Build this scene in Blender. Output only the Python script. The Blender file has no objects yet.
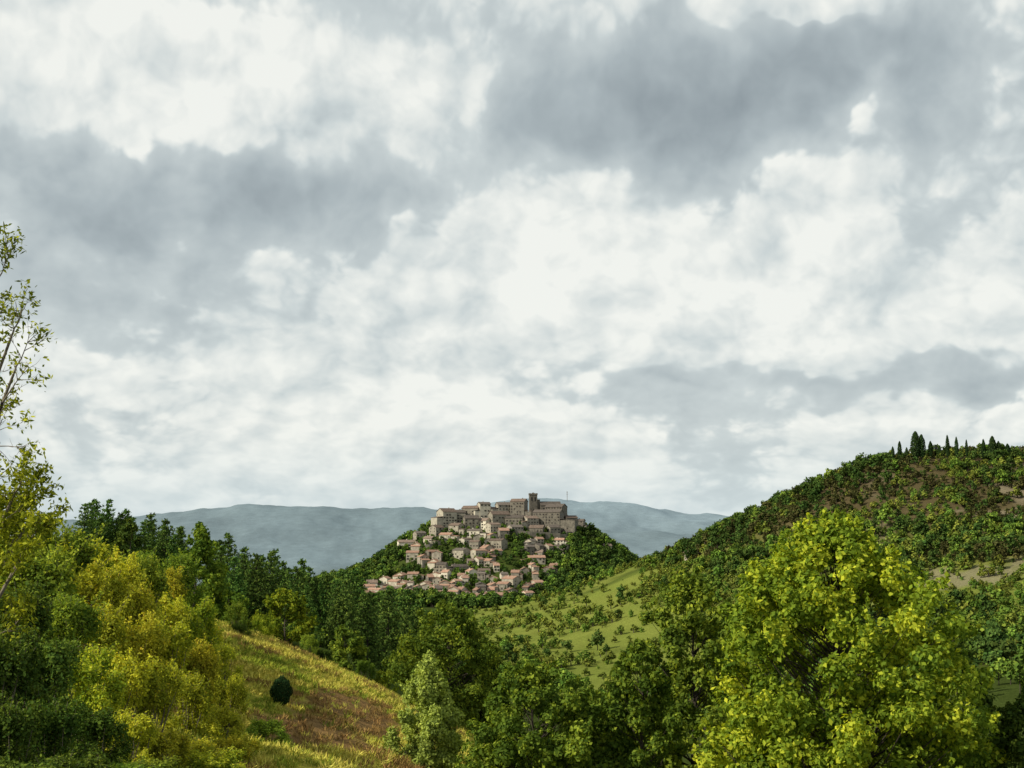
import bpy, math, random
import numpy as np
from mathutils import Vector
random.seed(7); RNG=np.random.default_rng(7)
F=1422.2; TH=math.atan(156/F); CT,ST=math.cos(TH),math.sin(TH)
scene=bpy.context.scene
def W(px,py,d):
    xc=(px-512)/F; yc=(384-py)/F
    Y=CT-yc*ST; Z=ST+yc*CT
    return (xc/Y*d, d, Z/Y*d)
def XPX(px,d): return (px-512)/F*d
# ------------------------------------------------------------------ terrain
def _h(i,j,s):
    v=np.sin(i*127.1+j*311.7+s*74.7)*43758.5453
    return v-np.floor(v)
def vn(x,y,s=0):
    xi=np.floor(x); yi=np.floor(y); fx=x-xi; fy=y-yi
    fx=fx*fx*(3-2*fx); fy=fy*fy*(3-2*fy)
    a=_h(xi,yi,s);b=_h(xi+1,yi,s);c=_h(xi,yi+1,s);d=_h(xi+1,yi+1,s)
    return (a+(b-a)*fx)*(1-fy)+(c+(d-c)*fx)*fy
def fbm(x,y,s=0,o=4):
    r=0;a=.5;t=0
    for k in range(o):
        r=r+a*vn(x,y,s+k); t+=a; a*=.5; x=x*2.03+11.3; y=y*2.03+5.7
    return r/t
rows={
 50:[(-100,600),(0,650),(120,690),(240,738),(330,765),(400,800),(500,840),(600,865),(820,900),(1024,890)],
 90:[(0,580),(120,603),(230,636),(330,668),(400,702),(460,745),(540,790),(700,830),(820,840),(1024,810)],
 130:[(0,560),(150,583),(280,634),(400,684),(480,735),(600,785),(820,800),(1024,770)],
 200:[(0,570),(150,596),(300,652),(400,692),(500,725),(700,735),(900,710),(1024,690)],
 330:[(0,600),(200,640),(400,680),(520,695),(620,700),(700,690),(800,668),(900,650),(1024,620)],
 480:[(0,590),(300,640),(450,665),(520,655),(600,645),(700,622),(800,597),(900,566),(1024,540)],
 620:[(0,600),(300,640),(480,632),(560,612),(640,584),(690,556),(740,530),(800,502),(850,477),(900,460),(950,458),(1024,460)],
 750:[(480,610),(560,594),(620,572),(680,552),(740,532),(800,512),(900,482),(1024,475),(300,625),(0,605)],
 900:[(0,610),(380,622),(480,614),(600,605),(700,585),(800,560),(900,535),(1024,520)],
 1100:[(0,602),(380,618),(500,620),(600,615),(700,602),(1024,560)],
 1350:[(0,600),(200,604),(350,600),(400,600),(460,600),(530,599),(600,594),(660,590),(1024,580)],
 1420:[(350,590),(400,584),(440,578),(500,573),(560,577),(620,583)],
 1500:[(200,600),(340,584),(385,565),(405,552),(440,543),(500,539),(560,547),(600,562),(640,580),(700,590),(800,590)],
 1560:[(300,592),(370,570),(400,550),(430,532),(470,524),(520,521),(560,526),(590,538),(612,551),(640,570),(680,586),(800,590)],
 1600:[(400,556),(440,530),(500,522),(560,526),(600,546),(630,564)],
 1800:[(0,590),(300,590),(440,570),(520,570),(600,580),(700,582),(1024,570)],
 2500:[(0,588),(500,588),(1024,580)],
 3600:[(0,575),(300,572),(500,572),(700,575),(1024,560)],
 4500:[(-200,530),(0,526),(80,523),(150,516),(230,509),(300,507),(350,510),(400,511),(440,515),(500,524),(600,532),(700,535),(1024,540)],
 5500:[(0,550),(300,545),(500,538),(700,538),(1024,540)],
 6500:[(0,530),(400,516),(480,505),(540,500),(600,503),(650,508),(700,514),(760,521),(900,520),(1100,505)],
 9000:[(0,546),(500,546),(1024,546)],
 16000:[(0,541),(500,541),(1024,541)],
 45000:[(0,540.5),(500,540.5),(1024,540.5)],
}
cp=[]
for d,l in rows.items():
    l=sorted(l)
    if l[0][0]<=0: l=[(l[0][0]-300,l[0][1]-(15 if d<300 else 0)),(l[0][0]-900,l[0][1]-(30 if d<300 else 0))]+l
    if l[-1][0]>=1000: l=l+[(1500,l[-1][1]),(2000,l[-1][1])]
    for px,py in l: cp.append(W(px,py,d))
cp+=[(-40,-12,4),(-20,-10,0.5),(-8,-12,-1.3),(0,-12,-1.5),(10,-12,-2),(30,-12,-4),
     (-30,0,2.5),(-10,0,-0.9),(0,0,-1.7),(10,0,-2.6),(30,0,-6),
     (-25,20,-0.3),(-14,20,-2.2),(-8,20,-3.6),(0,20,-6),(10,20,-8),(25,20,-9.5)]
cp=np.array(cp)
Q=30.0
CU=cp[:,0]/(cp[:,1]+Q); CS=np.log(cp[:,1]+Q); CE=cp[:,2]/(cp[:,1]+Q)
def phi(r2): return np.sqrt(r2+0.018**2)
A=phi((CU[:,None]-CU[None])**2+(CS[:,None]-CS[None])**2*0.8)
n=len(CU); AA=np.zeros((n+1,n+1)); AA[:n,:n]=A+np.eye(n)*1e-4; AA[:n,n]=1; AA[n,:n]=1
sol=np.linalg.solve(AA,np.append(CE,0))
def H(x,y):
    x=np.atleast_1d(np.asarray(x,float)); y=np.atleast_1d(np.asarray(y,float))
    out=np.empty(x.shape)
    for i in range(0,len(x),40000):
        xx=x[i:i+40000]; yy=y[i:i+40000]
        u=xx/(yy+Q); s=np.log(yy+Q)
        r2=(u[:,None]-CU[None])**2+(s[:,None]-CS[None])**2*0.8
        out[i:i+40000]=(phi(r2)@sol[:n]+sol[n])*(yy+Q)
    k=np.clip((y-250)/300,0,1)*(1-0.75*np.clip(1-np.abs(y-1500)/300,0,1))
    farn=(fbm(x/260+3,y/400+9,5,6)-.5)*2
    nn=(fbm(x/60,y/60,1,4)-.5)*5*k*np.clip((2500-y)/500,0,1)
    nf=farn*45*np.clip((y-2800)/1200,0,1)*np.clip((12000-y)/3000,0,1)*.7
    near=(fbm(x/6,y/6,2,4)-.5)*0.9*np.clip(y/30,0,1)
    return out+nn+nf+near
def H1(x,y): return float(H([x],[y])[0])

# ------------------------------------------------------------------ mesh helper
def quadmesh(name,verts,quads,mats,midx=None,rnd=None,smooth=False):
    me=bpy.data.meshes.new(name)
    verts=np.asarray(verts,np.float32); quads=np.asarray(quads,np.int32)
    nv=len(verts); nf=len(quads)
    me.vertices.add(nv); me.vertices.foreach_set('co',verts.ravel())
    me.loops.add(nf*4); me.loops.foreach_set('vertex_index',quads.ravel())
    me.polygons.add(nf); me.polygons.foreach_set('loop_start',np.arange(0,nf*4,4,dtype=np.int32))
    for m in mats: me.materials.append(m)
    if midx is not None: me.polygons.foreach_set('material_index',np.asarray(midx,np.int32))
    if smooth: me.polygons.foreach_set('use_smooth',np.ones(nf,dtype=bool))
    if rnd is not None:
        a=me.attributes.new('rnd','FLOAT','FACE'); a.data.foreach_set('value',np.asarray(rnd,np.float32))
    me.update(calc_edges=True); me.validate()
    return me
def add(name,me,loc=(0,0,0),rot=0,scale=1,parent=None):
    o=bpy.data.objects.new(name,me); o.location=loc; o.rotation_euler=(0,0,rot)
    o.scale=(scale,)*3 if not hasattr(scale,'__len__') else scale
    scene.collection.objects.link(o)
    if parent: o.parent=parent
    return o

# ------------------------------------------------------------------ node helpers
class NT:
    def __init__(s,tree): s.t=tree; s.n=tree.nodes; s.l=tree.links
    def new(s,ty,**k):
        nd=s.n.new(ty)
        for a,b in k.items(): setattr(nd,a,b)
        return nd
    def put(s,sock,v):
        if isinstance(v,bpy.types.NodeSocket): s.l.new(v,sock)
        else: sock.default_value=v
    def m(s,op,a,b=0.0,c=0.0,clamp=False):
        nd=s.new('ShaderNodeMath',operation=op,use_clamp=clamp)
        s.put(nd.inputs[0],a); s.put(nd.inputs[1],b); s.put(nd.inputs[2],c)
        return nd.outputs[0]
    def vm(s,op,a,b=(0,0,0)):
        nd=s.new('ShaderNodeVectorMath',operation=op); s.put(nd.inputs[0],a)
        if isinstance(b,float) : nd.inputs['Scale'].default_value=b
        else: s.put(nd.inputs[1],b)
        return nd.outputs[0]
    def noise(s,vec,scale,detail=4,rough=.55,dist=0.0,out=0):
        nd=s.new('ShaderNodeTexNoise'); s.put(nd.inputs['Vector'],vec)
        nd.inputs['Scale'].default_value=scale; nd.inputs['Detail'].default_value=detail
        nd.inputs['Roughness'].default_value=rough; nd.inputs['Distortion'].default_value=dist
        return nd.outputs[out]
    def vor(s,vec,scale,detail=3,rough=.5):
        nd=s.new('ShaderNodeTexVoronoi',feature='F1',normalize=True); s.put(nd.inputs['Vector'],vec)
        nd.inputs['Scale'].default_value=scale; nd.inputs['Detail'].default_value=detail; nd.inputs['Roughness'].default_value=rough
        return nd.outputs['Distance']
    def mr(s,v,a,b,c=0.0,d=1.0,smooth=False):
        nd=s.new('ShaderNodeMapRange',interpolation_type='SMOOTHSTEP' if smooth else 'LINEAR')
        s.put(nd.inputs[0],v)
        for i,x in enumerate((a,b,c,d)): s.put(nd.inputs[i+1],x)
        return nd.outputs[0]
    def mix(s,f,a,b,bt='MIX'):
        nd=s.new('ShaderNodeMix',data_type='RGBA',blend_type=bt)
        s.put(nd.inputs[0],f); s.put(nd.inputs[6],a); s.put(nd.inputs[7],b)
        return nd.outputs[2]
    def ramp(s,f,stops):
        nd=s.new('ShaderNodeValToRGB'); cr=nd.color_ramp
        while len(cr.elements)<len(stops): cr.elements.new(.5)
        for e,(p,c) in zip(cr.elements,stops): e.position=p; e.color=tuple(c)+(1,)
        s.put(nd.inputs[0],f); return nd.outputs[0]
def c4(c): return (c[0],c[1],c[2],1)
def newmat(name):
    m=bpy.data.materials.new(name); m.use_nodes=True
    nt=NT(m.node_tree); nt.n.clear()
    out=nt.new('ShaderNodeOutputMaterial')
    return m,nt,out
def leafmat(name,dark,mid,light,transl=.35,objvar=.22,accent=None,g=1.5):
    m,nt,out=newmat(name)
    at=nt.new('ShaderNodeAttribute',attribute_name='rnd').outputs['Fac']
    oi=nt.new('ShaderNodeObjectInfo').outputs['Random']
    sc=lambda c:(c[0]*g*1.04,c[1]*g,c[2]*g*.85)
    stops=[(0,sc(dark)),(.5,sc(mid)),(.93,sc(light))]
    if accent: stops.append((1,sc(accent)))
    col=nt.ramp(at,stops)
    hs=nt.new('ShaderNodeHueSaturation')
    nt.put(hs.inputs['Hue'],nt.mr(oi,0,1,.5-.012,.5+.018))
    nt.put(hs.inputs['Value'],nt.mr(nt.m('FRACT',nt.m('MULTIPLY',oi,7.31)),0,1,1-objvar,1+objvar))
    nt.put(hs.inputs['Color'],col)
    c=hs.outputs[0]
    b=nt.new('ShaderNodeBsdfDiffuse'); nt.put(b.inputs['Color'],c)
    if transl<=0:
        nt.l.new(b.outputs[0],out.inputs[0]); return m
    tr=nt.new('ShaderNodeBsdfTranslucent'); nt.put(tr.inputs['Color'],nt.mix(1.0,c,(1.3,1.25,.5,1),'MULTIPLY'))
    mx=nt.new('ShaderNodeMixShader'); mx.inputs[0].default_value=transl
    nt.l.new(b.outputs[0],mx.inputs[1]); nt.l.new(tr.outputs[0],mx.inputs[2])
    nt.l.new(mx.outputs[0],out.inputs[0]); return m
def plainmat(name,c1,c2,scale=3,rough=.9,bump=0.0,detail=5):
    m,nt,out=newmat(name)
    tc=nt.new('ShaderNodeTexCoord').outputs['Object']
    oi=nt.new('ShaderNodeObjectInfo').outputs['Random']
    nz=nt.noise(tc,scale,detail,.65)
    col=nt.mix(nt.mr(nz,.35,.65),c4(c1),c4(c2))
    hs=nt.new('ShaderNodeHueSaturation'); nt.put(hs.inputs['Value'],nt.mr(oi,0,1,.68,1.25)); nt.put(hs.inputs['Color'],col)
    b=nt.new('ShaderNodeBsdfPrincipled'); nt.put(b.inputs['Base Color'],hs.outputs[0]); b.inputs['Roughness'].default_value=rough
    b.inputs['Specular IOR Level'].default_value=.2
    if bump:
        bp=nt.new('ShaderNodeBump'); nt.put(bp.inputs['Height'],nz); bp.inputs['Distance'].default_value=bump; nt.l.new(bp.outputs[0],b.inputs['Normal'])
    nt.l.new(b.outputs[0],out.inputs[0]); return m

BARK=plainmat('bark',(.045,.036,.026),(.09,.075,.06),6,.95,.02)
BARKP=plainmat('bark_pale',(.11,.09,.065),(.20,.17,.13),8,.95,.01)
L_MAIN=leafmat('leaf_maple',(.035,.065,.012),(.13,.175,.02),(.34,.35,.035),g=1.6)
L_GREEN=leafmat('leaf_green',(.028,.056,.013),(.08,.13,.022),(.21,.265,.035),g=1.6)
L_DARK=leafmat('leaf_dark',(.018,.036,.010),(.042,.072,.016),(.10,.135,.022),transl=.2)
L_PALE=leafmat('leaf_pale',(.10,.14,.045),(.22,.28,.07),(.34,.40,.09),transl=.25,g=1.55)
L_YEL=leafmat('leaf_yellow',(.07,.090,.012),(.19,.21,.025),(.40,.39,.04),accent=(.34,.18,.04),g=1.6)
L_PINE=leafmat('needles',(.018,.040,.012),(.045,.085,.020),(.10,.145,.030),transl=0)
L_FGRN=leafmat('far_green',(.032,.065,.014),(.070,.118,.022),(.13,.18,.03),transl=0,objvar=.35)
L_FDRK=leafmat('far_dark',(.015,.032,.010),(.033,.060,.016),(.062,.093,.023),transl=0,objvar=.35)
L_SCRUB=leafmat('scrub_leaf',(.034,.054,.013),(.078,.10,.02),(.15,.165,.032),transl=0,objvar=.4)
L_MAQ=leafmat('maquis_leaf',(.022,.024,.010),(.045,.047,.018),(.085,.080,.03),transl=0,objvar=.4)
L_CYP=leafmat('cypress_leaf',(.008,.018,.008),(.015,.03,.012),(.03,.05,.018),transl=0)

# ------------------------------------------------------------------ plant builders
def unit(a): return a/np.maximum(np.linalg.norm(a,axis=-1,keepdims=True),1e-9)
class PB:
    def __init__(s): s.v=[];s.q=[];s.m=[];s.r=[];s.n=0
    def addq(s,v,q,m,r):
        s.v.append(v); s.q.append(q+s.n); s.m.append(np.full(len(q),m)); s.r.append(r); s.n+=len(v)
    def tube(s,pts,rad,sides=6,mi=0):
        pts=np.asarray(pts,float); k=len(pts); V=[]
        for i in range(k):
            t=pts[min(i+1,k-1)]-pts[max(i-1,0)]; t=t/(np.linalg.norm(t)+1e-9)
            a=np.cross(t,[0,0,1.0] if abs(t[2])<.9 else [1.0,0,0]); a/=np.linalg.norm(a)+1e-9; b=np.cross(t,a)
            th=np.arange(sides)/sides*2*math.pi
            V.append(pts[i]+rad[i]*(np.cos(th)[:,None]*a+np.sin(th)[:,None]*b))
        V=np.concatenate(V); q=[]
        for i in range(k-1):
            for j in range(sides):
                j2=(j+1)%sides; q.append((i*sides+j,i*sides+j2,(i+1)*sides+j2,(i+1)*sides+j))
        s.addq(V,np.array(q),mi,np.full(len(q),.5))
    def leaves(s,pos,nrm,L,wd,mi,r,rng,tan=None):
        k=len(pos); nrm=unit(nrm)
        if tan is None: tan=rng.normal(size=(k,3))
        t=unit(tan-np.sum(tan*nrm,1,keepdims=True)*nrm); b=np.cross(nrm,t)
        L=np.broadcast_to(L,(k,))[:,None]; wd=np.broadcast_to(wd,(k,))[:,None]
        v=np.stack([pos-t*L*.5,pos+b*wd*.5-t*L*.05,pos+t*L*.5,pos-b*wd*.5-t*L*.05],1).reshape(-1,3)
        s.addq(v,np.arange(k*4).reshape(-1,4),mi,r)
    def mesh(s,name,mats):
        return quadmesh(name,np.concatenate(s.v),np.concatenate(s.q),mats,np.concatenate(s.m),np.concatenate(s.r))
def clumpleaves(pb,C,R,nleaf,size,rng,mi=1,zs=.85,shell=.45,crnd=None,wr=.62):
    K=len(C); p=R**2; p=p/p.sum(); ci=rng.choice(K,nleaf,p=p)
    d=unit(rng.normal(size=(nleaf,3)))
    rr=shell+(1-shell)*rng.random(nleaf)+rng.normal(size=nleaf)*.17
    pos=C[ci]+d*(R[ci]*rr)[:,None]*np.array([1,1,zs])
    nrm=d*.8+rng.normal(size=(nleaf,3))*.5+np.array([0,0,.3])
    if crnd is None: crnd=rng.random(K)
    r=np.clip(.45*crnd[ci]+.55*rng.random(nleaf),0,.999)
    sz=size*(.6+.8*rng.random(nleaf))
    pb.leaves(pos,nrm,sz,sz*wr,mi,r,rng)
def broadleaf(name,h,w,base,profile,K,nleaf,size,seed,leaf,bark=None,cr=(.09,.17),zs=.85,lean=0.0):
    rng=np.random.default_rng(seed); pb=PB(); bark=bark or BARK
    C=[];R=[]
    prof=lambda t: np.interp(t,[p[0] for p in profile],[p[1] for p in profile])
    lob=[rng.uniform(0,6.28) for _ in range(3)]
    for i in range(K):
        t=(i+rng.random())/K; t=t**.9
        a=rng.uniform(0,2*math.pi)
        rm=prof(t)*w/2*(1+.08*math.sin(2*a+lob[0])+.08*math.sin(3*a+5*t+lob[1])+.06*math.sin(9*t+lob[2]))
        cr_=w*rng.uniform(*cr)*(.6+.4*(1-t))
        rad=max(rm-cr_*.7,0)*math.sqrt(rng.uniform(.12,1.0))
        C.append((math.cos(a)*rad+lean*w*(1-t)**1.0,math.sin(a)*rad,base+(h-base)*t*.97-cr_*.3)); R.append(cr_)
    C=np.array(C);R=np.array(R)
    zt=np.linspace(-1.5,h*.8,9); wob=np.cumsum(rng.normal(size=(9,2))*h*.008,0); wob[:2]=0
    tp=np.column_stack([wob,zt]); r0=h*.016+.04
    pb.tube(tp,r0*(1-np.linspace(0,.92,9))**.9,8)
    for i in range(K):
        c=C[i]; zb=max(base*.6,c[2]-np.hypot(c[0],c[1])*rng.uniform(.5,1.0)-.3)
        zb=min(zb,h*.75); s0=np.array([np.interp(zb,zt,tp[:,0]),np.interp(zb,zt,tp[:,1]),zb])
        mid=(s0+c)/2+np.array([0,0,-.06*np.linalg.norm(c-s0)])+rng.normal(size=3)*.1
        rb=r0*(1-zb/h)*.22+.01
        pb.tube([s0,mid,c],[rb,rb*.6,rb*.2],4)
    clumpleaves(pb,C,R,nleaf,size,rng,zs=zs)
    ns=int(K*3.2); ci=rng.integers(0,K,ns); d=unit(unit((C[ci]-[0,0,h*.4])*np.array([1,1,.5])+1e-3)*.8+rng.normal(size=(ns,3))*.5+np.array([0,0,.45]))
    SC=C[ci]+d*R[ci][:,None]*rng.uniform(1.0,1.45,ns)[:,None]; clumpleaves(pb,SC,R[ci]*.28,int(nleaf*.26),size*.95,rng,shell=.05,zs=1.3)
    return pb.mesh(name,[bark,leaf])
def pine(name,h,w,seed,n=4500):
    rng=np.random.default_rng(seed); pb=PB()
    zt=np.linspace(-1,h,7); pb.tube(np.column_stack([np.zeros(7),np.zeros(7),zt]),.14*(1-np.linspace(0,.93,7)),6)
    C=[];R=[]; z=h*.08
    while z<h*.98:
        t=z/h; rm=w/2*(1-t)**.7+.14; nb_=rng.integers(5,8); a0=rng.random()*6
        for j in range(nb_):
            a=a0+j/nb_*6.283+rng.normal()*.2; L=rm*rng.uniform(.7,1.12)
            tip=np.array([math.cos(a)*L,math.sin(a)*L,z+L*.25]); 
            pb.tube([[0,0,z],tip],[.035,.01],3)
            for f in np.linspace(.35,1,max(2,int(L/.4)+1)):
                C.append(tip*np.array([f,f,1])-np.array([0,0,L*.25*(1-f)])+rng.normal(size=3)*.07); R.append(.2+.2*(1-t)*(1.3-f*.6))
        z+=.38+rng.random()*.25
    C.append(np.array([0,0,h]));R.append(.15)
    C=np.array(C);R=np.array(R)
    ci=rng.integers(0,len(C),n); d=unit(rng.normal(size=(n,3)))
    pos=C[ci]+d*R[ci][:,None]*(rng.random(n)**.5)[:,None]
    tan=d+np.array([0,0,.5]); r=np.clip(.4*rng.random(len(C))[ci]+.6*rng.random(n),0,.99)
    pb.leaves(pos,d*.6+rng.normal(size=(n,3))*.6+np.array([0,0,.4]),.32,.13,1,r,rng,tan)
    return pb.mesh(name,[BARK,L_PINE])
def shrub(name,h,w,seed,leaf,n=9000,size=.10,K=26,twiggy=True):
    rng=np.random.default_rng(seed); pb=PB(); C=[];R=[]
    for i in range(K):
        a=rng.uniform(0,6.283); t=rng.random()**.8; rad=w/2*math.sqrt(rng.random())*(1-.45*t)
        p=np.array([math.cos(a)*rad,math.sin(a)*rad,h*(.12+.72*t)]); C.append(p);R.append(w*rng.uniform(.09,.16))
        b=np.array([p[0]*.25,p[1]*.25,-.4])
        pb.tube([b,(b+p)/2+rng.normal(size=3)*.08,p],[.035,.022,.01],4)
        if twiggy:
            for _ in range(4):
                e=p+np.array([rng.normal()*.22*w*.3,rng.normal()*.22*w*.3,rng.uniform(.25,.75)*h*.32])
                pb.tube([p,e],[.012,.005],3)
                m=36; f=rng.random(m)[:,None]
                pos=p+(e-p)*f+rng.normal(size=(m,3))*.07
                pb.leaves(pos,rng.normal(size=(m,3))+np.array([0,0,.5]),size*1.1,size*.5,1,np.clip(rng.random(m)*.6+.38,0,1),rng)
    clumpleaves(pb,np.array(C),np.array(R),n,size,rng,zs=1.25,shell=.25)
    return pb.mesh(name,[BARKP,leaf])
def fartree(name,h,w,seed,leaf,n=420,size=.75,K=9):
    rng=np.random.default_rng(seed); pb=PB()
    pb.tube([[0,0,-1],[0,0,h*.35],[0,0,h*.75]],[.22,.16,.05],4)
    C=[];R=[]
    for i in range(K):
        a=rng.uniform(0,6.28);t=rng.random(); rad=w/2*math.sqrt(rng.random())*math.sqrt(max(.05,1-t*t))*.75
        C.append((math.cos(a)*rad,math.sin(a)*rad,h*(.28+.6*t)));R.append(w*rng.uniform(.17,.27))
    C=np.array(C);R=np.array(R)
    clumpleaves(pb,C,R,n,size,rng,shell=.35,wr=.8)
    return pb.mesh(name,[BARK,leaf])
def protocoll(name,meshes):
    c=bpy.data.collections.new(name)
    for i,me in enumerate(meshes):
        o=bpy.data.objects.new(f'{name}_{i:02d}',me); c.objects.link(o)
    return c
def scatter(name,coll,pts,scl,idx,rot,zs=None):
    me=bpy.data.meshes.new(name); k=len(pts)
    me.vertices.add(k); me.vertices.foreach_set('co',np.asarray(pts,np.float32).ravel())
    zs=np.ones(k) if zs is None else zs
    S=np.column_stack([scl,scl,scl*zs]); R=np.column_stack([np.zeros(k),np.zeros(k),rot])
    a=me.attributes.new('scl','FLOAT_VECTOR','POINT'); a.data.foreach_set('vector',S.astype(np.float32).ravel())
    a=me.attributes.new('rotv','FLOAT_VECTOR','POINT'); a.data.foreach_set('vector',R.astype(np.float32).ravel())
    a=me.attributes.new('pick','INT','POINT'); a.data.foreach_set('value',np.asarray(idx,np.int32))
    me.update(); o=add(name,me)
    ng=bpy.data.node_groups.new(name,'GeometryNodeTree')
    ng.interface.new_socket('Geometry',in_out='INPUT',socket_type='NodeSocketGeometry')
    ng.interface.new_socket('Geometry',in_out='OUTPUT',socket_type='NodeSocketGeometry')
    N=ng.nodes; gi=N.new('NodeGroupInput'); go=N.new('NodeGroupOutput'); ip=N.new('GeometryNodeInstanceOnPoints')
    ci=N.new('GeometryNodeCollectionInfo'); ci.inputs['Collection'].default_value=coll
    ci.inputs['Separate Children'].default_value=True; ci.inputs['Reset Children'].default_value=True
    def na(nm,ty):
        x=N.new('GeometryNodeInputNamedAttribute'); x.data_type=ty; x.inputs['Name'].default_value=nm; return x.outputs['Attribute']
    l=ng.links
    l.new(gi.outputs[0],ip.inputs['Points']); l.new(ci.outputs[0],ip.inputs['Instance']); ip.inputs['Pick Instance'].default_value=True
    l.new(na('pick','INT'),ip.inputs['Instance Index']); l.new(na('scl','FLOAT_VECTOR'),ip.inputs['Scale'])
    er=N.new('FunctionNodeEulerToRotation'); l.new(na('rotv','FLOAT_VECTOR'),er.inputs[0]); l.new(er.outputs[0],ip.inputs['Rotation'])
    l.new(ip.outputs[0],go.inputs[0])
    md=o.modifiers.new('scatter','NODES'); md.node_group=ng
    return o

# ------------------------------------------------------------------ terrain mesh
NR,NU=900,520
s=np.linspace(math.log(-14+Q),math.log(45000+Q),NR)
s=np.concatenate([s,np.log(np.linspace(1250,1800,60)+Q),np.log(np.linspace(420,800,60)+Q)]); s=np.sort(s); NR=len(s)
u=np.linspace(-1,1,NU); u=.5*u+.45*u**3
UU,SS=np.meshgrid(u,s); Y=np.exp(SS)-Q; X=UU*(Y+Q); x=X.ravel(); y=Y.ravel(); z=H(x,y)
idx=np.arange(NR*NU).reshape(NR,NU)
q=np.stack([idx[:-1,:-1],idx[:-1,1:],idx[1:,1:],idx[1:,:-1]],-1).reshape(-1,4)
PX=512+x/np.maximum(y,1)*F
def lerp(a,b,t): return a*(1-t[:,None])+np.array(b)*t[:,None]
def bare(x,y):  # eroded earth on the lower right of the grassy bank
    n=fbm(x/3.0+20,y/5.0,61,4)
    e=((x+8.2)/3.2)**2+((y-68)/14)**2
    return np.clip((1.05-e+(n-.5)*2.4)*2.2,0,1)
col=np.tile(np.array([.05,.07,.016]),(len(x),1))
n1=fbm(x/14,y/14,21); n2=fbm(x/45,y/45,31); n3=fbm(x/2.2,y/2.2,41); n7=fbm(x/22+9,y/40,77,5)
ylw=np.clip((y-30)/15,0,1)*np.clip((118-y)/12,0,1)*np.clip((3-x)/6,0,1)*np.clip((x+30)/6,0,1)
col=lerp(col,(.38,.34,.055),ylw*np.clip(.6+n3,0,1))
col=lerp(col,(.20,.11,.055),ylw*bare(x,y)*.9)
mead=np.clip((y-260)/60,0,1)*np.clip((1000-y)/100,0,1)
col=lerp(col,(.15,.18,.035),mead*np.clip((n2-.15)*4,0,1))
col=lerp(col,(.21,.22,.05),mead*np.clip((n1-.35)*2,0,1)*.5)
hillr=np.clip((z+10)/18,0,1)*mead*np.clip((PX-640)/60,0,1)
col=lerp(col,(.085,.064,.034),hillr*.95)
ter=mead*np.clip((PX-860)/40,0,1)*np.clip((n7-.57)*14,0,1)*np.clip((y-330)/60,0,1)
col=lerp(col,(.23,.195,.13),ter*.7)
far=np.clip((y-1900)/1800,0,1); fn=fbm(x/110,y/130,51,5)  # distance haze painted into the ground colour, bluer and paler with depth
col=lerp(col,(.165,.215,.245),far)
far_haze2=np.clip((y-5000)/1500,0,1); col=lerp(col,(.225,.29,.335),far_haze2)
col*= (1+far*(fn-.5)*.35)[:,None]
M_T,nt,out=newmat('ground_cover')  # cover colour holds the ground tones plus the painted haze
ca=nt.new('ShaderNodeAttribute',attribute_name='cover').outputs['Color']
pos=nt.new('ShaderNodeNewGeometry').outputs['Position']
nA=nt.noise(pos,1.6,5,.7); nC=nt.noise(pos,.04,6,.7)
k1=nt.mr(nA,.3,.7,.65,1.35); k3=nt.mr(nC,.3,.7,.88,1.12)
cc=nt.mix(1.0,ca,nt.m('MULTIPLY',k1,k3),'MULTIPLY')
b=nt.new('ShaderNodeBsdfDiffuse'); nt.put(b.inputs['Color'],cc)
bp=nt.new('ShaderNodeBump'); nt.put(bp.inputs['Height'],nA); bp.inputs['Distance'].default_value=.25; nt.l.new(bp.outputs[0],b.inputs['Normal'])
nt.l.new(b.outputs[0],out.inputs[0])
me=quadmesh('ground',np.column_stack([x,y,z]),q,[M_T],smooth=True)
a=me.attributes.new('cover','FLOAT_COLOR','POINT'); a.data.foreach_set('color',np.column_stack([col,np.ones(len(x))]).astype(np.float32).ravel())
add('ground',me)

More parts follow.
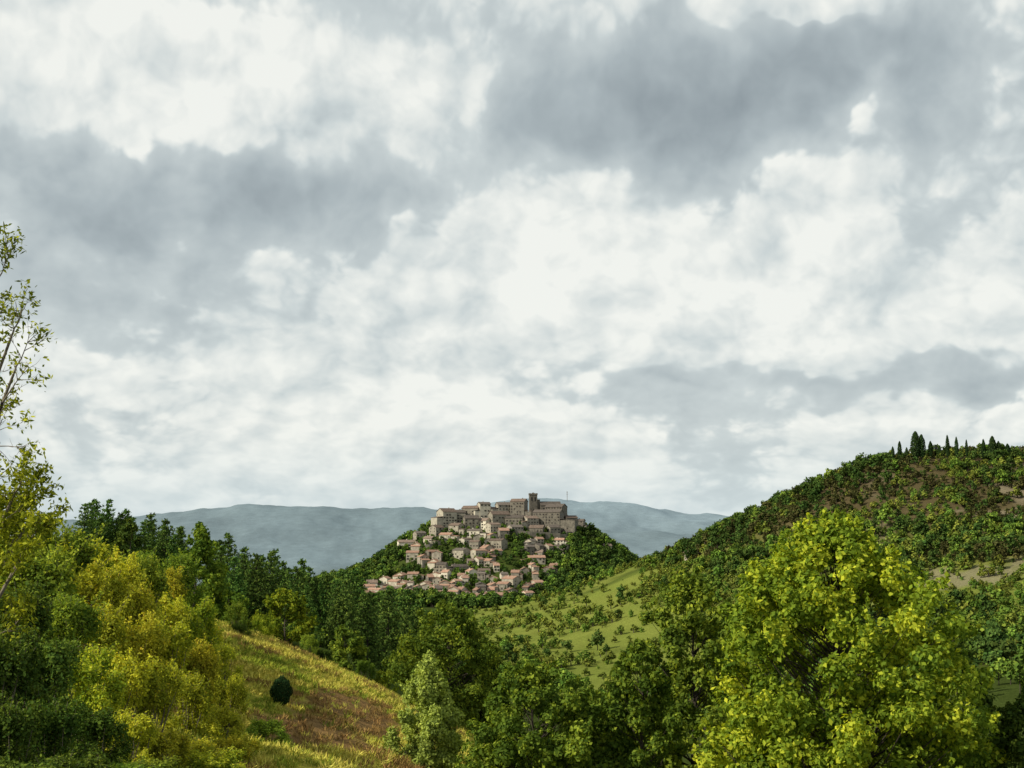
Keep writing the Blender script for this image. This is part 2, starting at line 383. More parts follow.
# ------------------------------------------------------------------ village
WALLS=[plainmat('stone_wall_a',(.25,.225,.175),(.46,.415,.33),.35,detail=7),plainmat('stone_wall_b',(.17,.152,.12),(.34,.305,.245),.4,detail=7),
       plainmat('stone_wall_c',(.42,.38,.30),(.64,.585,.47),.35,detail=7),plainmat('stone_wall_d',(.11,.10,.082),(.25,.222,.18),.5,detail=7)]
ROOFS=[plainmat('roof_tile_a',(.12,.088,.068),(.24,.175,.14),.7,detail=7),plainmat('roof_tile_b',(.24,.135,.095),(.40,.25,.18),.7,detail=7),plainmat('roof_tile_c',(.08,.067,.057),(.18,.148,.125),.7,detail=7)]
GLASS=plainmat('window_dark',(.012,.012,.014),(.025,.025,.025),2,.3); SHUT=plainmat('shutter',(.10,.07,.05),(.22,.20,.17),.3)
class HB:
    def __init__(s): s.v=[];s.f=[];s.m=[]
    def box(s,x0,x1,y0,y1,z0,z1,m):
        b=len(s.v); s.v+=[(x0,y0,z0),(x1,y0,z0),(x1,y1,z0),(x0,y1,z0),(x0,y0,z1),(x1,y0,z1),(x1,y1,z1),(x0,y1,z1)]
        for f in [(0,3,2,1),(4,5,6,7),(0,1,5,4),(1,2,6,5),(2,3,7,6),(3,0,4,7)]: s.f.append(tuple(b+i for i in f)); s.m.append(m)
    def poly(s,vs,m): b=len(s.v); s.v+=vs; s.f.append(tuple(range(b,b+len(vs)))); s.m.append(m)
    def gable(s,x0,x1,y0,y1,z,rise,ov=.45,th=.28):
        ym=(y0+y1)/2
        s.poly([(x0,y0,z),(x0,ym,z+rise),(x0,y1,z)],0); s.poly([(x1,y0,z),(x1,y1,z),(x1,ym,z+rise)],0)
        k=rise/(ym-y0)
        for sg,ye in ((-1,y0),(1,y1)):
            ya=ye+sg*ov; za=z-ov*k; A=[(x0-ov,ya,za),(x1+ov,ya,za),(x1+ov,ym,z+rise),(x0-ov,ym,z+rise)]
            B=[(p[0],p[1],p[2]+th) for p in A]; b=len(s.v); s.v+=A+B
            for f in [(0,1,2,3),(4,5,6,7),(0,1,5,4),(1,2,6,5),(2,3,7,6),(3,0,4,7)]: s.f.append(tuple(b+i for i in f)); s.m.append(1)
    def win(s,face,c,z,w,h,x0,x1,y0,y1):
        e=.05
        if face=='f':
            s.box(c-w/2,c+w/2,y0-e,y0-.003,z,z+h,2); s.box(c-w/2-.15,c+w/2+.15,y0-.16,y0-.004,z-.2,z-.004,0)
            s.box(c-w/2-.55,c-w/2-.02,y0-.09,y0-.004,z,z+h,3); s.box(c+w/2+.02,c+w/2+.55,y0-.09,y0-.004,z,z+h,3)
        else:
            xx=x0 if face=='l' else x1; sg=-1 if face=='l' else 1
            a,b2=sorted((xx+sg*.003,xx+sg*e)); s.box(a,b2,c-w/2,c+w/2,z,z+h,2)
    def mesh(s,name,mats):
        me=bpy.data.meshes.new(name); me.from_pydata(s.v,[],s.f)
        for m in mats: me.materials.append(m)
        me.polygons.foreach_set('material_index',s.m); me.update(); return me
def house(name,xc,yc,zg,w,d,h,rot,rng,wall=None,roof=None,wing=None):
    B=HB(); x0,x1,y0,y1=-w/2,w/2,-d/2,d/2
    B.box(x0,x1,y0,y1,-9,h,0)
    rise=(d/2)*rng.uniform(.34,.55)
    B.gable(x0,x1,y0,y1,h,rise)
    fl=max(1,int(h/3)); cols=max(2,int(w/3.2))
    for f in range(fl):
        for c in range(cols):
            if rng.random()<.3: continue
            B.win('f',x0+(c+.5)*w/cols+rng.uniform(-.4,.4),1.0+f*3.0+rng.uniform(-.2,.2),rng.choice([.9,1.1,1.4]),1.5 if f else 1.9,x0,x1,y0,y1)
        for fc in 'lr':
            for c in range(max(1,int(d/4))):
                if rng.random()<.4: continue
                B.win(fc,y0+(c+.5)*d/max(1,int(d/4)),1.0+f*3.0,.95,1.45,x0,x1,y0,y1)
    cx=rng.uniform(x0*.6,x1*.6); B.box(cx-.45,cx+.45,-.4+d*.15,.4+d*.15,h+rise*.3,h+rise+1.1,0)
    if wing or rng.random()<.6:
        sd_=1 if rng.random()<.5 else -1
        ww=w*rng.uniform(.3,.6); hh=h*rng.uniform(.5,.8)
        xa=x1+.004 if sd_>0 else x0-ww; xb=x1+ww if sd_>0 else x0-.004
        B.box(xa,xb,y0+.6,y1-.6,-9,hh,0)
        za,zb=(1.3,.1) if sd_>0 else (.1,1.3)
        xa2,xb2=(xa,xb+.4) if sd_>0 else (xa-.4,xb)
        b=len(B.v)
        B.v+= [(xa2,y0+.2,hh+za),(xb2,y0+.2,hh+zb),(xb2,y1-.2,hh+zb),(xa2,y1-.2,hh+za),
               (xa2,y0+.2,hh+za+.3),(xb2,y0+.2,hh+zb+.3),(xb2,y1-.2,hh+zb+.3),(xa2,y1-.2,hh+za+.3)]
        for f in [(0,3,2,1),(4,5,6,7),(0,1,5,4),(1,2,6,5),(2,3,7,6),(3,0,4,7)]: B.f.append(tuple(b+i for i in f)); B.m.append(1)
        B.win('f',(xa+xb)/2,1.0,1.0,1.5,x0,x1,y0+.6,y1-.6)
    wl=WALLS[wall if wall is not None else rng.choice([0,0,1,1,2,3])]; rf=ROOFS[roof if roof is not None else rng.integers(0,3)]
    me=B.mesh(name,[wl,rf,GLASS,SHUT])
    return add(name,me,(xc,yc,zg),rot)
hr=np.random.default_rng(5)
placed=[]
def tryplace(px,d,w,dd,h,rot,**k):
    x_=XPX(px,d)
    zg=H1(x_,d-dd/2)+.3
    placed.append((x_,d,max(w,dd)*.5)); house('stone_house',x_,d,zg,w,dd,h,rot,hr,**k)
for a in [(447,1546,17,15,20,.55,2,0),(459,1562,13,12,14,.2,0,2),(472,1566,19,13,17,-.35,1,0),(484,1562,12,12,21,.3,2,2),(493,1568,15,13,14,-.2,0,0),
          (505,1566,19,13,18,.3,1,2),(519,1562,16,14,22,-.3,3,0),(556,1562,20,15,21,-.45,3,2),(570,1560,13,12,14,.3,1,0),(580,1558,9,9,15,-.3,3,2),(437,1530,12,11,9,.8,0,0),
          (548,1542,30,16,19,-.3,3,2),(530,1534,15,12,12,.6,1,0),(515,1536,19,14,11,-.2,1,2),(499,1538,20,13,14,.4,0,0),(484,1536,13,12,9,-.55,2,0),(471,1534,15,12,13,.2,1,2),(457,1528,13,12,9,-.6,0,0),
          (493,1516,13,11,11,.6,0,0),(475,1512,14,11,7,-.3,2,2),(447,1508,13,10,7,-.4,0,1),(515,1514,14,11,9,.5,1,2),(537,1520,15,11,8,-.3,3,0),(553,1524,12,11,10,.4,1,2),
          (606,1545,9,8,6,.3,1,0),(595,1550,8,7,6,-.5,1,2),(588,1544,9,8,7,.5,0,0),(408,1508,20,9,8,.25,2,0),(420,1516,11,9,10,.5,1,2),(430,1502,10,9,7,-.5,0,0),(568,1530,12,10,7,.6,3,2)]:
    tryplace(a[0],a[1],a[2],a[3],a[4],a[5],wall=a[6],roof=a[7])
tries=0
while len(placed)<132 and tries<8000:
    tries+=1
    px=hr.uniform(335,580); d=hr.uniform(1340,1510)
    t=(d-1340)/200
    lo=335+t*85; hi=540+t*30
    if not (lo<px<hi): continue
    if px<385+t*30 and hr.random()<.35: continue
    if px<430 and .35<t<.75 and hr.random()<.8: continue
    if 500<px<526 and 1435<d<1498: continue
    if 444<px<458 and 1440<d<1480: continue
    if t<.5 and px>505 and hr.random()<.5: continue
    x_=XPX(px,d); w=hr.choice([6,7,9,11,14,18])*hr.uniform(.9,1.15); dd=hr.uniform(7,12)
    if any(math.hypot(x_-p[0],(d-p[1])*.9)<(w*.5+p[2])*.9 for p in placed): continue
    r_=hr.uniform(-.8,.8)+(0 if hr.random()<.6 else 1.57)
    tryplace(px,d,w,dd,hr.uniform(3.5,8)+6*t*hr.random(),r_,roof=(1 if t<.6 and hr.random()<.7 else None),wall=(2 if t<.45 and hr.random()<.4 else None))
def church():
    d=1580; x_=XPX(533,d); zg=H1(x_,d)
    B=HB(); B.box(-4.2,4.2,-4.2,4.2,-8,28,0); B.box(-4.6,4.6,-4.6,4.6,28.002,28.8,0)
    for c in (-1.8,1.8): B.box(c-.7,c+.7,-4.26,-4.203,21,25.5,2); B.box(-4.26,-4.203,c-.7,c+.7,21,25.5,2); B.box(4.203,4.26,c-.7,c+.7,21,25.5,2)
    B.box(-.9,.9,-4.26,-4.203,8,12,2)
    for i in range(4):
        for j in range(4):
            if i in(0,3) or j in (0,3): B.box(-4.5+i*2.56,-4.5+i*2.56+1.3,-4.5+j*2.56,-4.5+j*2.56+1.3,28.802,29.9,0)
    for A_ in [((-3,-3),(3,-3)),((3,-3),(3,3)),((3,3),(-3,3)),((-3,3),(-3,-3))]:
        B.poly([(A_[0][0],A_[0][1],28.81),(A_[1][0],A_[1][1],28.81),(0,0,31)],1)
    B.box(4.3,7.5,-2,1,-8,23,0)
    B.box(7.6,30,-7,7,-8,16.5,0); B.gable(7.6,30,-7,7,16.5,4.2)
    for i in range(4): 
        c=11+i*5.2; B.box(c-.7,c+.7,-7.06,-7.003,8,13.5,2); B.box(c+2.0,c+3.0,-8.4,-7.004,-8,13,0)
    add('church',B.mesh('church',[WALLS[3],ROOFS[2],GLASS,SHUT]),(x_,d,zg),.12)
church()
x_=XPX(690,612); house('stone_house',x_,612,H1(x_,612)+.2,4.4,4.2,2.6,.4,np.random.default_rng(3),wall=1,roof=0)
def rampart(pts,h):
    B=HB(); 
    for (p0,d0),(p1,d1) in zip(pts[:-1],pts[1:]):
        n_=6
        for k in range(n_):
            f=k/n_; g=(k+1)/n_
            ax,ay=XPX(p0+(p1-p0)*f,d0+(d1-d0)*f),d0+(d1-d0)*f; bx,by=XPX(p0+(p1-p0)*g,d0+(d1-d0)*g),d0+(d1-d0)*g
            za=H1(ax,ay)+h; 
            b=len(B.v); B.v+=[(ax,ay,za-h-4),(bx,by,za-h-4),(bx,by+1.2,za-h-4),(ax,ay+1.2,za-h-4),(ax,ay,za),(bx,by,za),(bx,by+1.2,za),(ax,ay+1.2,za)]
            for ff in [(0,3,2,1),(4,5,6,7),(0,1,5,4),(1,2,6,5),(2,3,7,6),(3,0,4,7)]: B.f.append(tuple(b+i for i in ff)); B.m.append(0)
    add('rampart_wall',B.mesh('rampart_wall',[WALLS[1]]))
rampart([(500,1503),(530,1506),(560,1514),(582,1530)],7)
rampart([(402,1484),(430,1490),(452,1500)],5)
B=HB(); B.box(-1,1,-1,1,0,45,0); B.box(-4,4,-.5,.5,30,31,0); B.box(-3,3,-.5,.5,38,39,0)
x_=XPX(567,6480); add('radio_mast',B.mesh('radio_mast',[SHUT]),(x_,6480,H1(x_,6480)))

# ------------------------------------------------------------------ distant woodland / scrub
far_c=protocoll('woodland_tree',[fartree(f'wt{i}',9,7.5,100+i,[L_FGRN,L_FDRK,L_FDRK,L_FDRK][i%4],340,1.1,10) for i in range(6)])
scr_c=protocoll('scrub_bush',[fartree(f'sb{i}',3.6,4.0,200+i,[L_SCRUB,L_FGRN,L_SCRUB,L_MAQ,L_MAQ,L_FDRK][i],170,.65,7) for i in range(6)])
def pts_in(n,x0,x1,y0,y1,rng): return rng.uniform(x0,x1,n),rng.uniform(y0,y1,n)
rg=np.random.default_rng(11)
xx,yy=pts_in(7000,-300,240,1290,1640,rg)
px=512+xx/yy*F; keep=np.ones(len(xx),bool)
hp=np.array([(p[0],p[1],p[2]) for p in placed])
dist=np.min(np.hypot(xx[:,None]-hp[None,:,0],yy[:,None]-hp[None,:,1])-hp[None,:,2],axis=1)
keep&=dist>.4
nn=fbm(xx/40,yy/40,61); keep&=(nn>.36)|(dist<25)
keep&=~((yy>1545)&(np.abs(px-508)<75)&(rg.random(len(xx))<.8))
tt=(yy-1340)/200; invil=(px>345+tt*85)&(px<540+tt*30)&(yy>1335)&(yy<1600); keep&=~(invil&(rg.random(len(xx))<.12))
xx,yy,nn,dist,invil=xx[keep],yy[keep],nn[keep],dist[keep],invil[keep]; k=len(xx)
scatter('village_woodland',far_c,np.column_stack([xx,yy,H(xx,yy)-.6]),rg.uniform(.45,1.25,k)*(.55+1.1*nn)*np.where(invil,.75,1.2),rg.integers(0,6,k),rg.uniform(0,6.28,k))
xx,yy=pts_in(40000,-160,420,270,780,rg); px=512+xx/yy*F
nn=fbm(xx/22,yy/22,71); n4=fbm(xx/22+9,yy/40,77,5); zz=H(xx,yy)
dens=np.clip((nn-.46)*3,0.08,.5)*.6
dens=np.where((px>640)&(zz>-25),np.clip((nn-.12)*4,.4,1),dens)
dens=np.where((px>860)&(n4>.57)&(yy>330),dens*.4,dens)
keep=(rg.random(len(xx))<dens)&(px<1150)&(px>440)
xx,yy,zz,nn=xx[keep],yy[keep],zz[keep],nn[keep]; k=len(xx); pxk=px[keep]
up=(pxk>660)&(zz>-8)
scl=rg.uniform(.35,1.05,k)*np.where(nn>.55,1.2,.8)*np.where(up,1.2,1)
n8=fbm(xx/50+3,yy/50,88)
ii=rg.integers(0,3,k); ii=np.where(up,rg.choice([0,3,3,4,4,5,5],k),ii); ii=np.where(up&(n8<.45),rg.choice([1,2,0,5],k),ii)
scatter('hillside_scrub',scr_c,np.column_stack([xx,yy,zz-.3]),scl,ii,rg.uniform(0,6.28,k),rg.uniform(.7,1.2,k))
xx,yy=pts_in(10000,-160,420,190,780,rg); px=512+xx/yy*F; nn=fbm(xx/48+7,yy/48,81); zz=H(xx,yy)
keep=((nn>.62)|((yy<330)&((px>620)|(px<480))&(rg.random(len(xx))<.5))|((px>700)&(nn>.46)&(zz<8))|((px>640)&(yy>590)&(nn>.46)&(yy<680)))&(px>400)&(px<1150)
keep&=~((px>480)&(px<660)&(rg.random(len(xx))<.88))
xx,yy,zz=xx[keep],yy[keep],zz[keep];k=len(xx)
scatter('hillside_woodland',far_c,np.column_stack([xx,yy,zz-.4]),rg.uniform(.3,.85,k),rg.integers(0,6,k),rg.uniform(0,6.28,k))

def cypress(seed):
    rng=np.random.default_rng(seed); pb=PB(); h=8.; pb.tube([[0,0,-1],[0,0,h*.8]],[.15,.05],5)
    n=1500; t=rng.random(n); a=rng.uniform(0,6.28,n); r=.95*np.sin(np.pi*np.clip(t*.86+.12,0,1))**.7*(.6+.5*rng.random(n))
    pos=np.column_stack([np.cos(a)*r,np.sin(a)*r,.3+t*(h-.2)]); nr=np.column_stack([np.cos(a),np.sin(a),.3*np.ones(n)])+rng.normal(size=(n,3))*.4
    pb.leaves(pos,nr,.5,.25,1,rng.random(n)*.99,rng,np.tile([0,0,1.],(n,1))+rng.normal(size=(n,3))*.2)
    return pb.mesh('cypress_tree',[BARK,L_CYP])
cy=[cypress(1),cypress(2)]
for i,(px,hh,wf) in enumerate([(893,6,1.1),(900,8,1),(907,5,1.3),(916,11.5,1.5),(922,10,1.4),(931,7,1.2),(940,5,1.2),(948,9.5,.8),(957,9,.8),(967,8,.7),(984,8.5,1),(993,10,1.5),(999,8,1.3),(1008,7,1.6)]):
    d=615; x_=XPX(px,d); add('cypress_tree',cy[i%2],(x_,d,H1(x_,d)+.6),i*.7,(hh/8*wf,hh/8*wf,hh/8))
CT_=fartree('crest',9,8,77,L_FDRK,420,.9,10)
for i,(px,sc_) in enumerate([(838,.6),(846,.8),(858,.7),(868,.9),(880,.8),(888,.7),(905,.6),(940,.5),(960,.5),(975,.7),(990,.7),(1004,.8),(1015,.8),(1022,.6),(770,.5),(712,.5),(656,.75),(664,.6),(640,.5)]):
    d=612 if px>690 else 700; x_=XPX(px,d); add('oak_tree',CT_,(x_,d,H1(x_,d)-.5),i*1.3,sc_)

# ------------------------------------------------------------------ named trees
DOME=[(0,.6),(.12,.9),(.3,1.0),(.51,.96),(.64,.86),(.77,.68),(.88,.46),(1,.2)]
ROUND=[(0,.5),(.2,.9),(.45,1),(.7,.85),(.88,.55),(1,.2)]
SPIRE=[(0,.6),(.2,1),(.5,.9),(.75,.6),(1,.1)]
def tree(name,px,pytop,d,w_px,prof,K,nl,size,seed,leaf,basef=.12,bark=None,cr=(.09,.17),zs=.85,lean=0.0):
    x_,_,zt=W(px,pytop,d); zg=H1(x_,d)-.2; h=zt-zg; w=w_px/F*d
    me=broadleaf(name,h,w,h*basef,prof,K,nl,size,seed,leaf,bark,cr,zs,lean)
    return add(name,me,(x_,d,zg))
tree('maple_tree',830,514,55,290,DOME,380,96000,.21,1,L_MAIN,.10,cr=(.05,.09),lean=.07)
tree('oak_tree',690,570,66,150,ROUND,120,34000,.21,2,L_GREEN,.1,cr=(.07,.12))
tree('oak_tree',640,640,60,110,ROUND,80,22000,.19,22,L_GREEN,.1,cr=(.08,.13))
tree('oak_tree',752,585,72,90,ROUND,60,16000,.22,21,L_GREEN)
tree('ash_tree',536,664,60,160,ROUND,120,34000,.18,3,L_GREEN,.1,cr=(.07,.12))
tree('ash_tree',596,690,64,90,ROUND,50,16000,.2,31,L_GREEN)
tree('willow_tree',428,654,62,80,SPIRE,100,32000,.13,4,L_PALE,.05,cr=(.07,.12),zs=1.4)
tree('oak_tree',447,605,104,126,ROUND,120,34000,.22,5,L_GREEN,.08,cr=(.07,.12))
tree('oak_tree',484,640,108,60,ROUND,40,12000,.24,51,L_DARK,.08)
tree('oak_tree',955,640,66,110,ROUND,70,20000,.22,6,L_DARK)
tree('oak_tree',1035,690,54,130,ROUND,60,22000,.2,61,L_DARK)
tree('oak_tree',200,524,105,66,SPIRE,60,16000,.24,7,L_GREEN,.05)
tree('oak_tree',285,590,120,58,ROUND,40,12000,.24,71,L_MAIN,.05)
tree('oak_tree',345,627,118,48,ROUND,30,9000,.24,72,L_GREEN,.05)
tree('oak_tree',228,592,112,44,ROUND,30,9000,.24,73,L_GREEN,.05)
tree('oak_tree',130,522,118,50,ROUND,30,9000,.24,74,L_DARK,.05)
tree('oak_tree',300,602,150,50,ROUND,30,8000,.28,75,L_GREEN,.05)
PM=[pine('pine_a',9,4.8,1),pine('pine_b',8,4.0,2),pine('pine_c',10,4.8,3)]
PH=[9,8,10]
prng=np.random.default_rng(4)
line=[(85,500),(103,500),(118,510),(132,518),(147,514),(160,520),(176,527),(222,534),(238,548),(252,556),(262,550),(275,562),(290,560),(305,568),(318,572),(332,578),(343,570),(358,588),(372,592),(386,587),(398,590),(409,599)]
for i,(px,py) in enumerate(line):
    for r in range(3):
        d=128+px*.12+prng.uniform(-8,8)+r*14-14; pxx=px+prng.uniform(-6,6)+r*3; k=prng.integers(0,3)
        x_,_,zt=W(pxx,py+ (0,7,14)[2-r]*prng.uniform(.2,1.3),d); zg=H1(x_,d)-.3; hh=max(3.5,zt-zg)
        sc=hh/PH[k]; add('pine_tree',PM[k],(x_,d,zg),prng.uniform(0,6),(max(sc,.75),max(sc,.75),sc))
SY=[shrub(f'shy{i}',3.6,3.4,300+i,L_YEL,7500,.13,30) for i in range(3)]
SG=[shrub(f'shg{i}',3.6,3.6,320+i,[L_MAIN,L_GREEN,L_DARK][i],7500,.14,30) for i in range(3)]
def sh(px,pytop,d,kind,wf=1.0,name='shrub'):
    me=(SY+SG)[kind]; x_,_,zt=W(px,pytop,d); zg=H1(x_,d)-.2; hh=max(1.2,zt-zg); sc=hh/4.0
    add(name,me,(x_,d,zg),random.uniform(0,6),(max(sc*wf,.5),max(sc*wf,.5),sc))
for a in [(20,505,60,3),(50,515,66,4),(80,530,70,3),(110,540,74,0),(140,548,80,4),(165,560,84,0),(30,535,50,4),(70,548,56,0),(100,560,60,1),(130,575,62,2),(160,585,66,0),(190,592,70,3),
          (205,610,74,1),(222,640,64,1),(20,575,40,5),(60,585,44,4),(95,592,48,2),(130,600,50,0),(165,612,52,1),(195,632,54,2),(228,668,56,0),
          (5,620,32,5),(45,630,34,5),(85,640,38,3),(120,640,40,2),(155,650,42,0),(190,668,44,1),(222,700,46,2),(238,738,42,0),
          (5,690,24,5),(50,690,26,5),(95,700,30,5),(130,705,32,1),(165,718,34,2),(195,735,36,1),(215,760,34,3),(70,745,22,5),(25,750,20,5),(120,760,26,4),(160,770,28,4),(265,756,50,4),
          (175,548,95,4),(150,545,92,4),(240,600,100,4),(262,612,105,3),(310,632,112,4),(325,648,112,5),(365,658,112,4),(385,668,112,3),(240,625,96,5)]:
    sh(*a)
def juniper():
    rng=np.random.default_rng(9); pb=PB(); pb.tube([[0,0,-.3],[0,0,1.2]],[.08,.03],5)
    n=7000; d=unit(rng.normal(size=(n,3))); bump=1+.12*np.sin(d[:,0]*7+1)*np.cos(d[:,2]*6); r=(.75+.28*rng.random(n))*bump
    pos=d*r[:,None]*np.array([.62,.62,.85])+np.array([0,0,.85]); pb.leaves(pos,d+rng.normal(size=(n,3))*.5,.13,.04,1,rng.random(n)*.9,rng,d+np.array([0,0,.8]))
    return pb.mesh('juniper_bush',[BARK,L_CYP])
x_=XPX(285,66); add('juniper_bush',juniper(),(x_,66,H1(x_,66)-.05),0,.78)

def sparse():
    rng=np.random.default_rng(12); pb=PB(); LP=[]
    bx,by=XPX(-85,20),20.; bz=H1(bx,by)-.3
    T=lambda px,py,d=20: np.array(W(px,py,d))-np.array([bx,by,bz])
    trunk=np.array([[0,0,-.5],[.1,0,1.5],[.05,.1,3.2],[.2,.05,4.6],[.15,0,6.0]]); pb.tube(trunk,[.17,.14,.11,.07,.02],7)
    def twig(p,dr,L,r,lev,dens):
        k=4; pts=[p]; d=dr.copy()
        for i in range(k): d=unit(d+rng.normal(size=3)*.16+np.array([0,0,.04])); pts.append(pts[-1]+d*L/k)
        pb.tube(pts,np.linspace(r,r*.35,k+1),5)
        if lev<=0:
            for q_ in pts[1:]:
                if rng.random()<dens: LP.append(q_)
            return
        for j in range(4):
            i=rng.integers(1,k+1); dd=unit(d+rng.normal(size=3)*.65); twig(pts[i],dd,L*rng.uniform(.4,.62),r*.5,lev-1,dens)
        twig(pts[-1],d,L*.5,r*.4,lev-1,dens)
    for (px,py,z0,dens) in [(12,225,3.9,.38),(35,275,3.3,.3),(0,200,4.4,.45),(25,345,2.7,.15),(38,315,2.9,.2),(-35,190,5.0,.5),(10,400,2.2,.12),(58,475,1.6,.9),(38,450,1.8,.8),(15,480,1.3,.9),(55,500,1.1,.95),(30,510,1.0,.95),(-90,290,4,.6),(-150,330,3.5,.7),(-190,260,4.2,.7),(-150,410,2.5,.9)]:
        s0=np.array([.1,0,z0]); e=T(px,py,20+rng.uniform(-1,1)); 
        m1=s0+(e-s0)*.45+np.array([0,0,-.1]); m2=s0+(e-s0)*.8
        pb.tube([s0,m1,m2],[.045,.03,.018],6)
        dr=unit(e-s0); L=min(np.linalg.norm(e-s0),2.0)
        twig(m2,dr,L*.24,.014,2,dens); twig(m1,unit(dr+rng.normal(size=3)*.4),L*.3,.013,2,dens); twig(s0+(e-s0)*.65,unit(dr+rng.normal(size=3)*.5),L*.25,.012,2,dens)
    P=np.array(LP); k=5
    pos=np.repeat(P,k,0)+rng.normal(size=(len(P)*k,3))*.06
    nn_=len(pos); pb.leaves(pos,rng.normal(size=(nn_,3))+np.array([0,-.3,.5]),rng.uniform(.06,.12,nn_),rng.uniform(.025,.045,nn_),1,rng.random(nn_)*.9,rng)
    add('walnut_tree',pb.mesh('walnut_tree',[BARKP,L_YEL]),(bx,by,bz))
sparse()

def tuft(seed,mat):
    rng=np.random.default_rng(seed); pb=PB(); n=24
    a=rng.uniform(0,6.28,n); r=.22*np.sqrt(rng.random(n)); h=rng.uniform(.15,.42,n)
    base=np.column_stack([np.cos(a)*r,np.sin(a)*r,h*.45]); tan=np.column_stack([np.cos(a)*.4,np.sin(a)*.4,np.ones(n)])+rng.normal(size=(n,3))*.15
    pb.leaves(base,rng.normal(size=(n,3))+np.array([0,0,.6]),h,.03,0,rng.random(n)*.98,rng,tan); return pb.mesh(f'tuft{seed}',[mat])
G_DRY=leafmat('dry_grass',(.19,.175,.035),(.34,.31,.06),(.46,.41,.11),objvar=.3,g=1.45,transl=0); G_GRN=leafmat('green_grass',(.08,.13,.02),(.18,.22,.03),(.28,.30,.04),objvar=.3,g=1.3,transl=0)
G_BRN=leafmat('brown_bracken',(.11,.08,.03),(.20,.125,.05),(.29,.19,.08),objvar=.3,g=1.15,transl=0)
gc=protocoll('grass_tuft',[tuft(1,G_DRY),tuft(2,G_DRY),tuft(3,G_GRN),tuft(4,G_BRN)])
xx,yy=pts_in(18000,-26,0,34,106,rg); px=512+xx/yy*F; br=bare(xx,yy); keep=(px>180)&(px<470)&(rg.random(len(xx))>br*.8); xx,yy,px,br=xx[keep],yy[keep],px[keep],br[keep]
n5=fbm(xx/5,yy/5,91); n6=fbm(xx/4+50,yy/4,95); k=len(xx)
ii=np.where(n5+rg.normal(size=k)*.08>.63,2,rg.integers(0,2,k))
ii=np.where((n6+rg.normal(size=k)*.05>.70)|(rg.random(k)<br*.8),3,ii)
scatter('grass',gc,np.column_stack([xx,yy,H(xx,yy)-.02]),rg.uniform(.5,1.2,k)*(.7+n6*.7),ii,rg.uniform(0,6.28,k))

# ------------------------------------------------------------------ light
sun_dir=Vector((-.76,-.34,.58)).normalized()
el=math.asin(sun_dir.z); 
sd=bpy.data.lights.new('sun','SUN'); sd.energy=5.0; sd.angle=math.radians(.5); sd.color=(1,.93,.76)
so=bpy.data.objects.new('sun',sd); so.rotation_euler=sun_dir.to_track_quat('Z','Y').to_euler(); so.location=(0,0,80); scene.collection.objects.link(so)
w=bpy.data.worlds.new('World'); scene.world=w; w.use_nodes=True
try: w.cycles.sampling_method='NONE'
except Exception as e: print('ws',e)
nt=NT(w.node_tree); nt.n.clear(); out=nt.new('ShaderNodeOutputWorld')
sky=nt.new('ShaderNodeTexSky',sky_type='NISHITA'); sky.sun_disc=False; sky.sun_elevation=el; sky.sun_rotation=math.atan2(sun_dir.x,sun_dir.y)
g=nt.new('ShaderNodeTexCoord').outputs['Generated']
sep=nt.new('ShaderNodeSeparateXYZ'); nt.l.new(g,sep.inputs[0]); dx,dy,dz=sep.outputs
az=nt.m('ARCTAN2',dx,dy); elv=nt.m('ARCSINE',dz)
hv=nt.new('ShaderNodeCombineXYZ'); nt.put(hv.inputs[0],dx); nt.put(hv.inputs[1],dy); nt.put(hv.inputs[2],nt.m('MULTIPLY',nt.m('LOGARITHM',nt.m('ADD',nt.m('MAXIMUM',dz,0.0),.16),2.71828),.42))
P0=hv.outputs[0]
wn=nt.noise(P0,11,3,.6,out=1)
wv=nt.vm('SUBTRACT',wn,(.5,.5,.5)); ws=nt.new('ShaderNodeSeparateXYZ'); nt.l.new(wv,ws.inputs[0])
P=nt.vm('ADD',P0,nt.vm('SCALE',wv,.035))
az2=nt.m('ADD',az,nt.m('MULTIPLY',ws.outputs[0],.15)); el2=nt.m('ADD',elv,nt.m('MULTIPLY',ws.outputs[1],.11))
def ang(px,py):
    x_,y_,z_=W(px,py,1.0); return math.atan2(x_,y_), math.asin(z_/math.sqrt(x_*x_+y_*y_+z_*z_))
def blob(px,py,rx,ry,a):
    U,V=ang(px,py)
    p=nt.m('MULTIPLY_ADD',az2,F/rx,-U*F/rx); q_=nt.m('MULTIPLY_ADD',el2,F/ry,-V*F/ry)
    e=nt.m('MULTIPLY_ADD',p,p,nt.m('MULTIPLY',q_,q_))
    return nt.m('MULTIPLY',nt.m('POWER',.3679,e),a)
acc=None
for bb in [(750,105,200,64,.68),(600,110,90,55,.3),(890,50,110,60,.38),(150,195,260,34,.55),(350,225,100,48,.45),(100,285,150,34,.22),(260,305,140,24,.12),
           (900,378,240,18,.36),(620,385,140,12,.1),(110,345,120,16,.10),(980,190,90,40,.12),(770,190,80,20,.2),(450,20,120,40,.12),
           (140,70,220,80,-.28),(450,80,110,70,-.2),(550,230,120,60,-.38),(640,310,190,50,-.36),(430,400,130,30,-.32),(860,305,110,25,-.34),(850,100,40,34,-.6),(815,12,60,22,-.7),(120,385,90,24,-.28),(880,185,100,35,-.22),(300,440,300,25,-.12)]:
    v=blob(*bb); acc=v if acc is None else nt.m('ADD',acc,v)
nL=nt.noise(P,5,4,.58)
nM=nt.noise(nt.vm('ADD',P,(3.1,1.7,.4)),15,4,.6)
def puff(v,sc,dt): return nt.m('SUBTRACT',1.0,nt.vor(v,sc,dt,.6))
h1=puff(P,16,3.5); h2=puff(nt.vm('ADD',P,(-.010,0,.014)),16,3.5)
H1_=puff(nt.vm('ADD',P,(.7,.2,.1)),7,2.0); H2_=puff(nt.vm('ADD',P,(.68,.2,.13)),7,2.0)
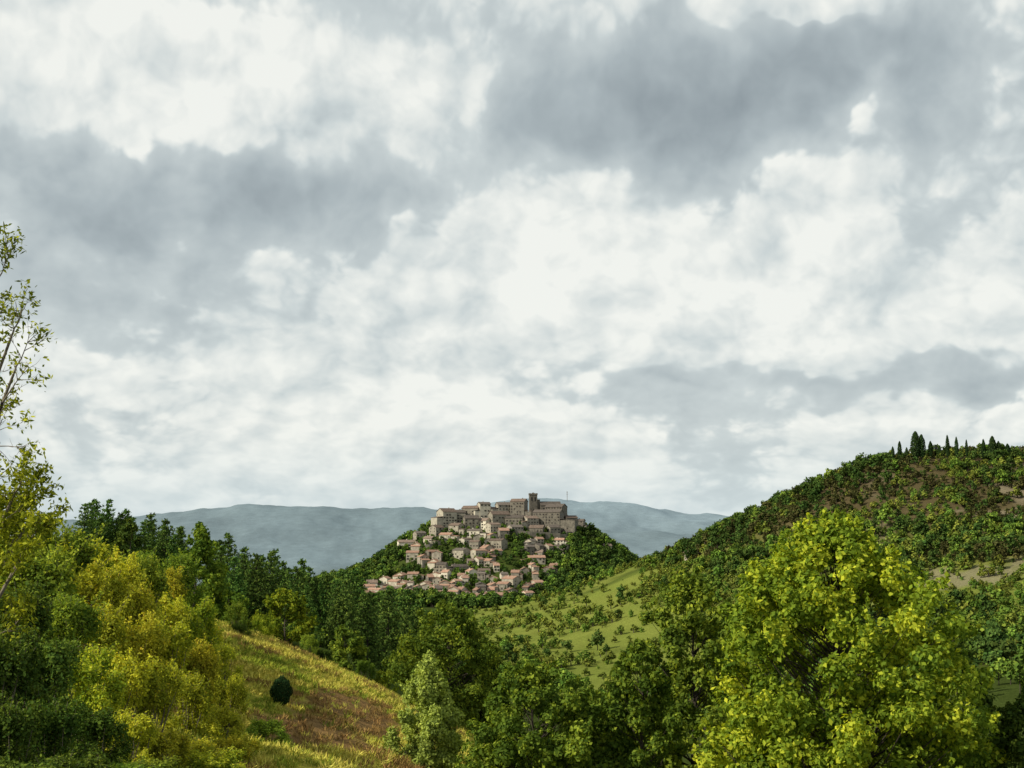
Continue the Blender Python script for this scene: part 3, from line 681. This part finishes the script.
rel=nt.m('ADD',nt.m('SUBTRACT',h1,h2),nt.m('MULTIPLY',nt.m('SUBTRACT',H1_,H2_),.8))
Bf=nt.m('ADD',nt.m('ADD',nt.m('MULTIPLY_ADD',acc,-.80,.545),nt.m('MULTIPLY_ADD',nL,.9,-.45)),nt.m('ADD',nt.m('MULTIPLY_ADD',h1,.85,-.56),nt.m('ADD',nt.m('MULTIPLY_ADD',nM,.45,-.225),nt.m('MULTIPLY_ADD',H1_,.5,-.33))))
crisp=nt.mr(Bf,.44,.58,0,1,True)
soft=nt.m('ADD',nt.m('MULTIPLY_ADD',acc,-.40,.71),nt.m('ADD',nt.m('MULTIPLY_ADD',nL,.40,-.2),nt.m('MULTIPLY_ADD',nM,.34,-.17)))
hi=nt.m('ADD',nt.m('MULTIPLY_ADD',acc,-.22,.845),nt.m('MULTIPLY_ADD',nM,.32,-.16))
base=nt.m('ADD',nt.m('MULTIPLY',soft,nt.m('SUBTRACT',1.0,crisp)),nt.m('MULTIPLY',hi,crisp))
lum=nt.m('ADD',base,nt.m('MULTIPLY',rel,nt.m('MULTIPLY_ADD',crisp,.6,.35)))
lum=nt.m('SUBTRACT',lum,nt.mr(elv,.42,1.0,0.0,.42,True))  # sky overhead, out of view, dimmed to cut ambient light for contrast
cc=nt.ramp(lum,[(0,(.14,.17,.19)),(.25,(.25,.295,.32)),(.50,(.42,.48,.50)),(.72,(.62,.68,.68)),(.97,(.91,.925,.875))])
hz=nt.mr(elv,0.0,.085,.6,0.0,True); cc=nt.mix(hz,cc,(.66,.77,.80,1))
below=nt.mr(dz,-.02,0.0,1.0,0.0); cc=nt.mix(below,cc,(.10,.12,.07,1))
b1=nt.new('ShaderNodeBackground'); nt.l.new(sky.outputs[0],b1.inputs[0]); b1.inputs[1].default_value=.10
b2=nt.new('ShaderNodeBackground'); nt.put(b2.inputs[0],cc); b2.inputs[1].default_value=1
mx=nt.new('ShaderNodeMixShader'); mx.inputs[0].default_value=.95; nt.l.new(b1.outputs[0],mx.inputs[1]); nt.l.new(b2.outputs[0],mx.inputs[2]); nt.l.new(mx.outputs[0],out.inputs[0])

cd=bpy.data.cameras.new('camera'); cd.sensor_width=36; cd.lens=50; cd.clip_start=.1; cd.clip_end=80000
co=bpy.data.objects.new('camera',cd); co.location=(0,0,0); co.rotation_euler=(math.pi/2+TH,0,0); scene.collection.objects.link(co); scene.camera=co
scene.view_settings.view_transform='Standard'; scene.view_settings.look='None'; scene.view_settings.exposure=0
